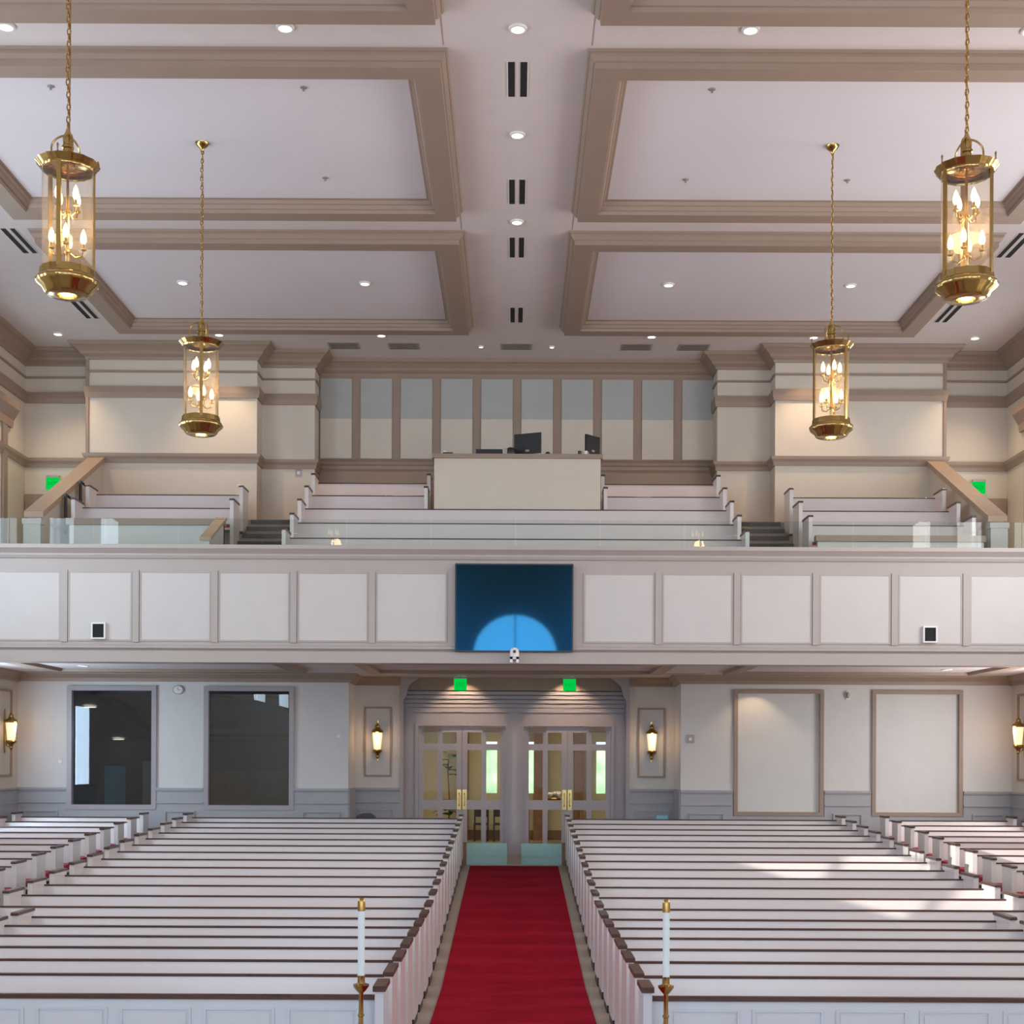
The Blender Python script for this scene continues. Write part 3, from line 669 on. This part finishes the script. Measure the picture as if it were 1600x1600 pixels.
# ---- lanterns
def arc(c, r0, z0, r1, z1, n=10):
    pts = []
    for i in range(n+1):
        a = PI*0.5*i/n; pts.append((r0+(r1-r0)*math.sin(a), z0+(z1-z0)*(1-math.cos(a))))
    return pts
LM = {}
def lm(key, fn, m, fix=False):
    if key not in LM:
        LM[key] = fn().mesh(key, m)
        if fix: fix_normals(LM[key])
    return LM[key]
def lantern(x, y, z, label, rz):
    t = thing('hanging_lantern', label, 'lantern', (x, y, z), 'brass hanging lanterns', rz)
    bb = link('bottom_bowl', lm('bottom_bowl', lambda: MB().lathe([(0.09,0.06),(0.10,0.0),(0.19,0.005),(0.215,0.02),(0.235,0.06),(0.285,0.10),(0.30,0.125),(0.30,0.145),(0.28,0.17),(0.262,0.185),(0.255,0.255),(0.245,0.26),(0.24,0.19)], 48, wave=0.02, nw=16), 'brass'), t)
    link('bottom_lens', lm('bottom_lens', lambda: MB().lathe([(0,0.0),(0.05,0.005),(0.085,0.03),(0.085,0.06)], 16), 'bulb'), bb)
    link('glass_cylinder', lm('glass_cylinder', lambda: MB().lathe([(0.242,0.24),(0.242,1.25)], 40), 'lampglass'), t)
    cr = link('top_crown', lm('top_crown', lambda: MB().lathe([(0.235,1.24),(0.238,1.225),(0.252,1.225),(0.256,1.24),(0.265,1.248),(0.275,1.262),(0.295,1.285),(0.305,1.298),(0.295,1.305),(0.27,1.28),(0.10,1.285),(0.06,1.31)], 48, wave=0.02, nw=16), 'brass'), t)
    for k in range(3):
        a = 2*PI*k/3+0.5
        link('strap', lm('strap', lambda: MB().box(0.243,0.262,-0.022,0.022,0.22,1.25), 'brassdark'), t).rotation_euler = (0,0,a)
        lp = link('loop', lm('loop', lambda: MB().tube([(0.16, 0, 1.275+0.036*i) for i in range(6)]+[(0.16*math.cos(PI/2*i/8), 0, 1.455+0.125*math.sin(PI/2*i/8)) for i in range(1, 9)], 0.010), 'brassdark'), t); lp.rotation_euler = (0,0,a+0.6)
        fi = link('finial', lm('finial', lambda: MB().lathe([(0,1.39),(0.012,1.37),(0.006,1.33),(0.012,1.285)], 8, (0.29,0,0)), 'brass'), t); fi.rotation_euler = (0,0,a)
    link('stem', lm('stem', lambda: MB().lathe([(0.075,1.28),(0.05,1.34),(0.048,1.44),(0.058,1.45),(0.058,1.47),(0.046,1.48),(0.05,1.56),(0.03,1.60),(0.012,1.65),(0,1.66)], 16), 'brass'), t)
    link('inner_column', lm('inner_column', lambda: MB().lathe([(0.02,0.22),(0.02,0.40),(0.035,0.43),(0.02,0.46),(0.018,0.80),(0.03,0.83),(0.015,0.86),(0.012,1.32)], 12), 'brassdark'), t)
    for k in range(8):
        up = k % 2; a = 2*PI*k/8+0.2; zb = 0.86 if up else 0.46; rr = 0.12 if up else 0.15
        arm = link('candle_arm', lm('arm%d' % up, lambda: MB().tube([(0.01,0,zb-0.03),(rr*0.5,0,zb-0.08),(rr*0.9,0,zb-0.06),(rr,0,zb)], 0.008).lathe([(0,zb-0.01),(0.028,zb),(0.03,zb+0.015),(0.012,zb+0.02),(0.012,zb+0.06)], 10, (rr,0,0)), 'brass'), t)
        arm.rotation_euler = (0,0,a)
        link('bulb', lm('bulb%d' % up, lambda: MB().lathe([(0.014,zb+0.06),(0.028,zb+0.085),(0.031,zb+0.12),(0.020,zb+0.17),(0,zb+0.21)], 10, (rr,0,0)), 'bulb'), arm)
    H = CZ-z
    def chain():
        mb = MB(); zz = 1.64; i = 0
        while zz < H-0.10:
            pts = []
            for q in range(9):
                a = 2*PI*q/8; u, v_ = 0.017*math.cos(a), 0.042*math.sin(a)
                off = 0.006*math.sin(i*0.55)
                pts.append((off+(u if i % 2 else 0), (0 if i % 2 else u), zz+0.03+v_))
            mb.tube(pts, 0.0065, 4); zz += 0.062; i += 1
        mb.tube([(0.012, 0.01, 1.6), (0.016, 0.012, (H+1.6)/2), (0.01, 0.008, H-0.05)], 0.006, 5)
        return mb
    link('chain', lm('chain', chain, 'brassdark'), t)['kind'] = 'stuff'
    link('ceiling_canopy', lm('ceiling_canopy', lambda: MB().lathe([(0,H-0.13),(0.02,H-0.13),(0.03,H-0.09),(0.07,H-0.06),(0.10,H-0.02),(0.10,H),(0,H)], 24), 'brass'), t)
    d = bpy.data.lights.new('lantern_light', 'POINT'); d.energy = 34; d.color = (1.0, 0.62, 0.28); d.shadow_soft_size = 0.12
    o = bpy.data.objects.new('lantern_light', d); C.objects.link(o); o.parent = t; o.location = (0.06, 0, 0.72)
    d = bpy.data.lights.new('lantern_downlight', 'SPOT'); d.energy = 50; d.color = (1.0, 0.72, 0.42); d.spot_size = 1.4; d.spot_blend = 0.8; d.shadow_soft_size = 0.06
    o = bpy.data.objects.new('lantern_downlight', d); C.objects.link(o); o.parent = t; o.location = (0, 0, -0.03)
LZ = ZC+4.56
lantern(-4.42, 13.85, LZ, 'larger-looking near brass lantern on the left', 0.0)
lantern(4.42, 13.85, LZ, 'larger-looking near brass lantern on the right', 0.9)
lantern(-4.42, 19.75, LZ, 'farther brass lantern on the left, before the balcony', 0.25)
lantern(4.42, 19.75, LZ, 'farther brass lantern on the right, before the balcony', 0.7)

# ---- ceiling downlights
def downlight(x, y, label, power=55, small=False, z=CZ-0.016):
    t = thing('downlight', label, 'downlight', (x, y, z), 'recessed ceiling downlights')
    k = 0.55 if small else 1.0
    link('trim_ring', lm('trim_ring%d' % small, lambda: MB().lathe([(0.075*k,-0.002),(0.08*k,-0.012),(0.105*k,-0.008),(0.11*k,0.016)], 24), 'white'), t)
    link('lens', lm('lens%d' % small, lambda: MB().lathe([(0,-0.006),(0.076*k,-0.004)], 20), 'can'), t)
    if power:
        d = bpy.data.lights.new('downlight_beam', 'SPOT'); d.energy = power; d.color = (1.0, 0.72, 0.46); d.spot_size = 1.6; d.spot_blend = 0.7; d.shadow_soft_size = 0.05
        o = bpy.data.objects.new('downlight_beam', d); C.objects.link(o); o.parent = t; o.location = (0, 0, -0.03)
for k, y in enumerate((16.64, 19.46, 22.6)):
    downlight(0, y, 'downlight on the central ceiling strip, %s' % ['nearest one', 'middle one', 'farthest one'][k])
for sx in (-1, 1):
    for x, w_ in ((2.75, 'inner'), (6.05, 'outer')):
        downlight(sx*x, 16.64, 'downlight between the near %s coffers, %s one' % (SIDE[sx], w_))
        downlight(sx*x, 25.5, 'downlight inside the rear %s coffer, %s one' % (SIDE[sx], w_), z=CZ-0.03)
        downlight(sx*x, 28.65, 'downlight behind the rear %s coffer, %s one' % (SIDE[sx], w_), 330)
    downlight(sx*9.33, 28.65, 'downlight at the %s corner of the ceiling, over the stair' % SIDE[sx], 260)
    downlight(sx*0.74, 29.4, 'tiny downlight over the sound booth, %s one' % SIDE[sx], 0, True)
# under-balcony downlights
def soffit_light(x, y, label, power, tilt=0.0):
    downlight(x, y, label, 0, False, SOF-0.004)
    d = bpy.data.lights.new('soffit_beam', 'SPOT'); d.energy = power; d.color = (1.0, 0.72, 0.46); d.spot_size = 1.7; d.spot_blend = 0.5; d.shadow_soft_size = 0.04
    o = bpy.data.objects.new('soffit_beam', d); C.objects.link(o); o.location = (x, y, SOF-0.03); o.rotation_euler = Vector((0, tilt, -1)).to_track_quat('-Z', 'Y').to_euler()
for sx in (-1, 1):
    soffit_light(sx*1.16, 30.2, 'soffit downlight just over the %s pair of doors' % SIDE[sx], 95, 0.65)
    soffit_light(sx*2.9, 27.0, 'soffit downlight over the rear pews %s of the aisle' % SIDE[sx], 40)
    soffit_light(sx*5.0, 29.0, 'soffit downlight by the rear wall, %s inner one' % SIDE[sx], 50 if sx > 0 else 8, 0.15)
    soffit_light(sx*8.4, 27.4, 'soffit downlight over the %s side pews' % SIDE[sx], 30)

# ---- ceiling vents
def slot_vent(x, y0, y1, label):
    t = thing('slot_vent', label, 'vent', (x, (y0+y1)/2, CZ), 'double slot ceiling vents')
    h = (y1-y0)/2
    for s in (-1, 1):
        MB().box(s*0.078-0.042, s*0.078+0.042, -h, h, -0.006, 0.0).build('slot', 'slot', t)
    MB().box(-0.135, -0.122, -h-0.01, h+0.01, -0.009, 0).box(0.122, 0.135, -h-0.01, h+0.01, -0.009, 0).build('flange', 'white', t)
for k, (a, b) in enumerate(((17.45, 18.35), (20.98, 21.88), (23.3, 24.2), (26.9, 27.78))):
    slot_vent(0, a, b, 'black double slot vent on the central ceiling strip, %s from the front' % ORD[k])
for sx in (-1, 1):
    slot_vent(sx*8.32, 23.0, 24.1, 'black double slot vent on the %s ceiling margin, nearer one' % SIDE[sx])
    slot_vent(sx*8.32, 26.55, 27.65, 'black double slot vent on the %s ceiling margin, farther one' % SIDE[sx])
for k, x in enumerate((-3.6, -2.35, 0.0, 2.5, 3.7)):
    t = thing('flat_vent', 'flat grey ceiling grille before the booth wall, %s from the left' % ORD[k], 'vent', (x, 29.4, CZ), 'flat ceiling grilles')
    MB().box(-0.32, 0.32, -0.22, 0.22, -0.012, 0).build('frame', 'vent', t)
    for j in range(4): MB().box(-0.28, 0.28, -0.17+0.1*j, -0.13+0.1*j, -0.018, -0.012).build('louver', 'stepgrey', t)
# sprinkler heads
for (x, y, lb_) in ((-6.0, 18.1, 'near left coffer, outer'), (-2.75, 18.1, 'near left coffer, inner front'), (-2.85, 20.9, 'near left coffer, inner rear'),
                    (2.5, 18.1, 'near right coffer, inner front'), (2.5, 20.9, 'near right coffer, inner rear'), (4.9, 20.9, 'near right coffer, outer')):
    t = thing('sprinkler', 'tiny grey sprinkler head in the '+lb_, 'sprinkler', (x, y, CZ-0.015), 'ceiling sprinklers')
    MB().lathe([(0,-0.01),(0.045,-0.008),(0.05,0.0)], 12).build('escutcheon', 'vent', t)
    MB().lathe([(0,-0.05),(0.02,-0.045),(0.01,-0.03),(0.01,-0.008)], 8).build('deflector', 'vent', t)

# ---- wall sconces
def sconce(x, y, z, rz, label):
    t = thing('wall_sconce', label, 'sconce', (x, y, z), 'brass wall sconces', rz)      # local -y points into the room
    MB().prism_y([(0.05*math.sin(q)*1.0, 0.45*math.cos(q)) for q in [2*PI*i/16 for i in range(16)]], -0.02, 0.0).build('backplate', 'brassdark', t)
    c = (0, -0.14, 0)
    MB().lathe([(0.075,-0.20),(0.09,-0.05),(0.105,0.10),(0.11,0.18)], 20, c).build('glass_shade', 'frost', t)
    MB().lathe([(0.115,0.17),(0.13,0.19),(0.12,0.22),(0.06,0.26),(0.045,0.30),(0.05,0.32),(0.02,0.36),(0,0.40)], 16, c).build('top_cap', 'brassdark', t)
    MB().lathe([(0.085,-0.19),(0.105,-0.21),(0.10,-0.24),(0.05,-0.28),(0.03,-0.33),(0.035,-0.35),(0,-0.40)], 16, c).build('bottom_cup', 'brassdark', t)
    MB().tube([(0,-0.01,-0.05),(0,-0.04,-0.30),(0,-0.10,-0.33),(0,-0.14,-0.27)], 0.012).build('bracket', 'brass', t)
    MB().lathe([(0.0,-0.02),(0.02,0.0),(0.025,0.04),(0.0,0.10)], 10, c).build('bulb', 'bulb', t)
    d = bpy.data.lights.new('sconce_light', 'POINT'); d.energy = 7; d.color = (1.0, 0.62, 0.30); d.shadow_soft_size = 0.06
    o = bpy.data.objects.new('sconce_light', d); C.objects.link(o); o.parent = t; o.location = (0, -0.32, 0.05)
sconce(-2.97, 30.6, 3.22, 0, 'lit brass sconce on the recess wall left of the doors')
sconce(2.97, 30.6, 3.22, 0, 'lit brass sconce on the recess wall right of the doors')
sconce(-WX, 28.75, 3.36, PI/2, 'lit brass sconce on the left side wall')
sconce(WX, 28.75, 3.36, -PI/2, 'lit brass sconce on the right side wall')

# ---- exit signs
def text_mesh(txt, size, m):
    cu = bpy.data.curves.new('lettering', 'FONT'); cu.body = txt; cu.size = size; cu.align_x = 'CENTER'; cu.align_y = 'CENTER'; cu.extrude = 0.001
    o = bpy.data.objects.new('lettering_source', cu); C.objects.link(o)
    me = bpy.data.meshes.new_from_object(o); bpy.data.objects.remove(o); bpy.data.curves.remove(cu)
    me.materials.clear(); me.materials.append(M[m]); return me
EX = text_mesh('EXIT', 0.095, 'exitdark')
def exit_sign(x, y, z, label, up):
    t = thing('exit_sign', label, 'sign', (x, y, z), 'green exit signs')
    MB().box(-0.135, 0.135, -0.02, 0.02, -0.125, 0.125).build('lit_plate', 'exit', t)
    MB().box(-0.14, 0.14, -0.03, 0.03, 0.125, 0.17).build('housing', 'vent', t)
    l = link('lettering', EX, t, (0, -0.022, 0)); l.rotation_euler = (PI/2, 0, 0)
    if up: MB().tube([(0, 0, 0.17), (0, 0, up)], 0.012).build('hanger', 'vent', t)
exit_sign(-1.16, 29.9, ZC+1.63, 'green lit exit sign over the left pair of doors', SOF-(ZC+1.63))
exit_sign(1.16, 29.9, ZC+1.63, 'green lit exit sign over the right pair of doors', SOF-(ZC+1.63))
exit_sign(-9.80, 29.80, ZC+5.84, 'green exit sign half hidden by the left stair parapet', 0)
exit_sign(9.80, 29.80, ZC+5.84, 'green exit sign half hidden by the right stair parapet', 0)

# ---- wall plates, clock, alarm
def plate(x, y, z, label, w_=0.13, h_=0.17, m='vent', name='wall_switch'):
    t = thing(name, label, 'switch', (x, y, z), 'wall plates')
    MB().box(-w_/2, w_/2, -0.012, 0, -h_/2, h_/2).build('plate', m, t)
    MB().box(-0.03, 0.03, -0.02, -0.012, -0.03, 0.03).build('rocker', 'white', t)
plate(-3.69, LWY, 3.30, 'square wall switch left of the door recess', 0.17, 0.18, 'lowwall')
plate(3.68, LWY, 3.27, 'square wall switch right of the door recess', 0.17, 0.18, 'vent')
plate(-9.52, LWY, 2.74, 'small pale switch plate left of the first dark window', 0.1, 0.17, 'lowwall')
plate(-4.62, 29.95, ZC+6.12, 'grey wall plate high beside the left balcony steps', 0.14, 0.16, 'wains')
t = thing('wall_clock', 'round white clock between the dark windows', 'clock', (-7.05, LWY, 4.25))
MB().prism_y([(0.115*math.cos(2*PI*i/24), 0.095*math.sin(2*PI*i/24)) for i in range(24)], -0.04, 0).build('case', 'vent', t)
MB().prism_y([(0.095*math.cos(2*PI*i/24), 0.078*math.sin(2*PI*i/24)) for i in range(24)], -0.045, -0.04).build('dial', 'white', t)
MB().box(-0.004, 0.004, -0.05, -0.045, 0, 0.06).box(0, 0.05, -0.05, -0.045, -0.004, 0.004).build('hands', 'black', t)
t = thing('alarm_strobe', 'small rounded alarm unit between the framed blank panels', 'alarm', (6.97, LWY, 4.20))
MB().box(-0.04, 0.05, -0.03, 0, -0.09, 0.09).build('base', 'white', t)
MB().lathe([(0,-0.07),(0.035,-0.05),(0.04,0),(0.035,0.05),(0,0.07)], 12, (0.0, -0.045, 0)).build('cover', 'vent', t)

# ---- unseen block added outside to keep sun off the rear left windows
struct(MB().box(-14.6, -13.6, 16, 29, -1, 12.5).build('hedge_or_sun_blocker', 'gout'), 'tall unseen sun blocker added outside the left wall', 'hedge')
# ---- low glass barrier at the end of the carpet
t = thing('glass_barrier', 'low teal glass barrier across the aisle before the doors', 'barrier', (0, 28.25, fz(28.25)))
for sx in (-1, 1):
    a, b = (0.14, 0.96); u, v = (min(sx*a, sx*b), max(sx*a, sx*b))
    MB().box(u, v, -0.008, 0.008, 0.02, 0.44).build('glass_pane', 'tealglass', t)
    MB().box(u, v, -0.012, 0.012, 0.17, 0.185).build('mid_rail', 'vent', t)
    MB().box(sx*0.99-0.035, sx*0.99+0.035, -0.03, 0.03, 0, 0.46).build('post', 'brown', t)
MB().box(-0.99, 0.99, -0.02, 0.02, 0.0, 0.02).build('sill', 'vent', t)

# ---- processional torches
for sx in (-1, 1):
    t = thing('candle_torch', 'white candle on a brass pole by the %s front pew screen' % SIDE[sx], 'candle', (sx*1.18, 10.9, 0), 'processional candle torches')
    MB().lathe([(0,0),(0.14,0),(0.14,0.02),(0.04,0.05),(0.022,0.10)], 24).build('base', 'brass', t)
    p_ = MB().lathe([(0.018,0.08),(0.018,0.80),(0.026,0.805),(0.026,0.82),(0.018,0.825),(0.018,1.0),(0.03,1.02)], 16).build('pole', 'brass', t)
    MB().lathe([(0.02,0.985),(0.035,1.0),(0.06,1.035),(0.062,1.05),(0.03,1.06),(0.028,1.10),(0.032,1.12),(0.0,1.12)], 20).build('drip_pan', 'brass', t)
    MB().lathe([(0,1.115),(0.027,1.12),(0.027,1.64),(0,1.645)], 20).build('candle_tube', 'candle', t)
    MB().lathe([(0.03,1.62),(0.03,1.69),(0.024,1.71),(0.010,1.72),(0,1.72)], 16).build('candle_follower', 'brassdark', t)

# ---- dark cases behind the rear pews
for sx in (-1, 1):
    t = thing('equipment_case', 'black case on the floor behind the rear %s pew' % SIDE[sx], 'case', (sx*3.08 if sx < 0 else 3.05, 29.2, ZB), 'cases behind the rear pews')
    MB().prism_x(rnd(-0.15, 0.15, 0.0, 0.86, 0.03), -0.2, 0.2).build('case_body', 'black', t)
    if sx < 0: MB().prism_y([(0.2*math.cos(PI*i/10), 0.85+0.12*math.sin(PI*i/10)) for i in range(11)], -0.15, 0.15).build('case_lid', 'black', t)
    else: MB().box(-0.12, 0.12, -0.1, 0.1, 0.86, 0.95).build('case_lid', 'roomblue', t)

# ---- lobby furnishings seen through the panes
t = thing('lobby_table', 'brown lobby table seen through the right pair of doors', 'table', (1.0, 35.2, ZB))
MB().box(-0.75, 0.75, -0.3, 0.3, 0.98, 1.05).build('table_top', 'brown', t)
MB().box(-0.68, 0.68, -0.25, 0.25, 0.86, 0.98).build('apron', 'brown', t)
for a in (-1, 1):
    for b in (-1, 1): MB().box(a*0.66-0.04, a*0.66+0.04, b*0.23-0.04, b*0.23+0.04, 0, 0.86).build('leg', 'brown', t)
t = thing('flower_bowl', 'bowl of cream flowers on the lobby table', 'flowers', (1.0, 35.2, ZB+1.05))
MB().lathe([(0,0),(0.12,0),(0.2,0.08),(0.18,0.10),(0,0.09)], 16).build('bowl', 'brass', t)
for k in range(14):
    a = k*2.4; r = 0.03+0.012*k
    MB().lathe([(0,0.10),(0.05,0.14),(0.055,0.18),(0.02,0.22),(0,0.21)], 8, (r*math.cos(a)*1.6, r*math.sin(a), 0.02*(k % 3))).build('blossom', 'flower', t)
def plant(x, y, label, h):
    t = thing('potted_plant', label, 'plant', (x, y, ZB))
    MB().lathe([(0,0),(0.16,0),(0.22,0.45),(0.24,0.5),(0.2,0.5),(0,0.46)], 18).build('pot', 'pot', t)
    MB().tube([(0,0,0.45),(0.03,0,1.0),(-0.02,0,h-0.5),(0.02,0,h-0.2)], 0.018).build('stem', 'brown', t)
    for k in range(26):
        a = k*2.4; z0 = 0.7+0.025*k if k < 16 else h-0.7+0.06*(k-16); L = 0.42 if k < 16 else 0.3
        mb = MB(); ca, sa = math.cos(a), math.sin(a); P = []
        for j, (u, wv) in enumerate(((0.02, 0.015), (0.4, 0.11), (0.75, 0.09), (1.0, 0.0))):
            r = L*u; zz = z0+0.22*u-0.25*u*u
            P += [(r*ca-wv*sa, r*sa+wv*ca, zz), (r*ca+wv*sa, r*sa-wv*ca, zz)]
        mb.v = P; mb.f = [(0,1,3,2),(2,3,5,4),(4,5,7,6)]
        mb.build('leaf', 'green', t)
plant(-1.62, 34.6, 'potted plant in the lobby behind the left pair of doors', 2.4)
for k, (x, lb_) in enumerate(((-0.85, 'left'), (-0.35, 'right'))):
    t = thing('lobby_chair', 'dark lobby chair seen through the inner left door, %s one' % lb_, 'chair', (x, 36.2, ZB), 'dark lobby chairs')
    MB().box(-0.19, 0.19, -0.2, 0.2, 0.42, 0.47).build('seat', 'darkwood', t)
    MB().box(-0.19, 0.19, 0.17, 0.2, 0.62, 1.0).build('backrest', 'darkwood', t)
    for a in (-1, 1):
        for b in (-1, 1): MB().box(a*0.17-0.02, a*0.17+0.02, b*0.18-0.02, b*0.18+0.02, 0, 0.42 if b < 0 else 0.7).build('leg', 'darkwood', t)
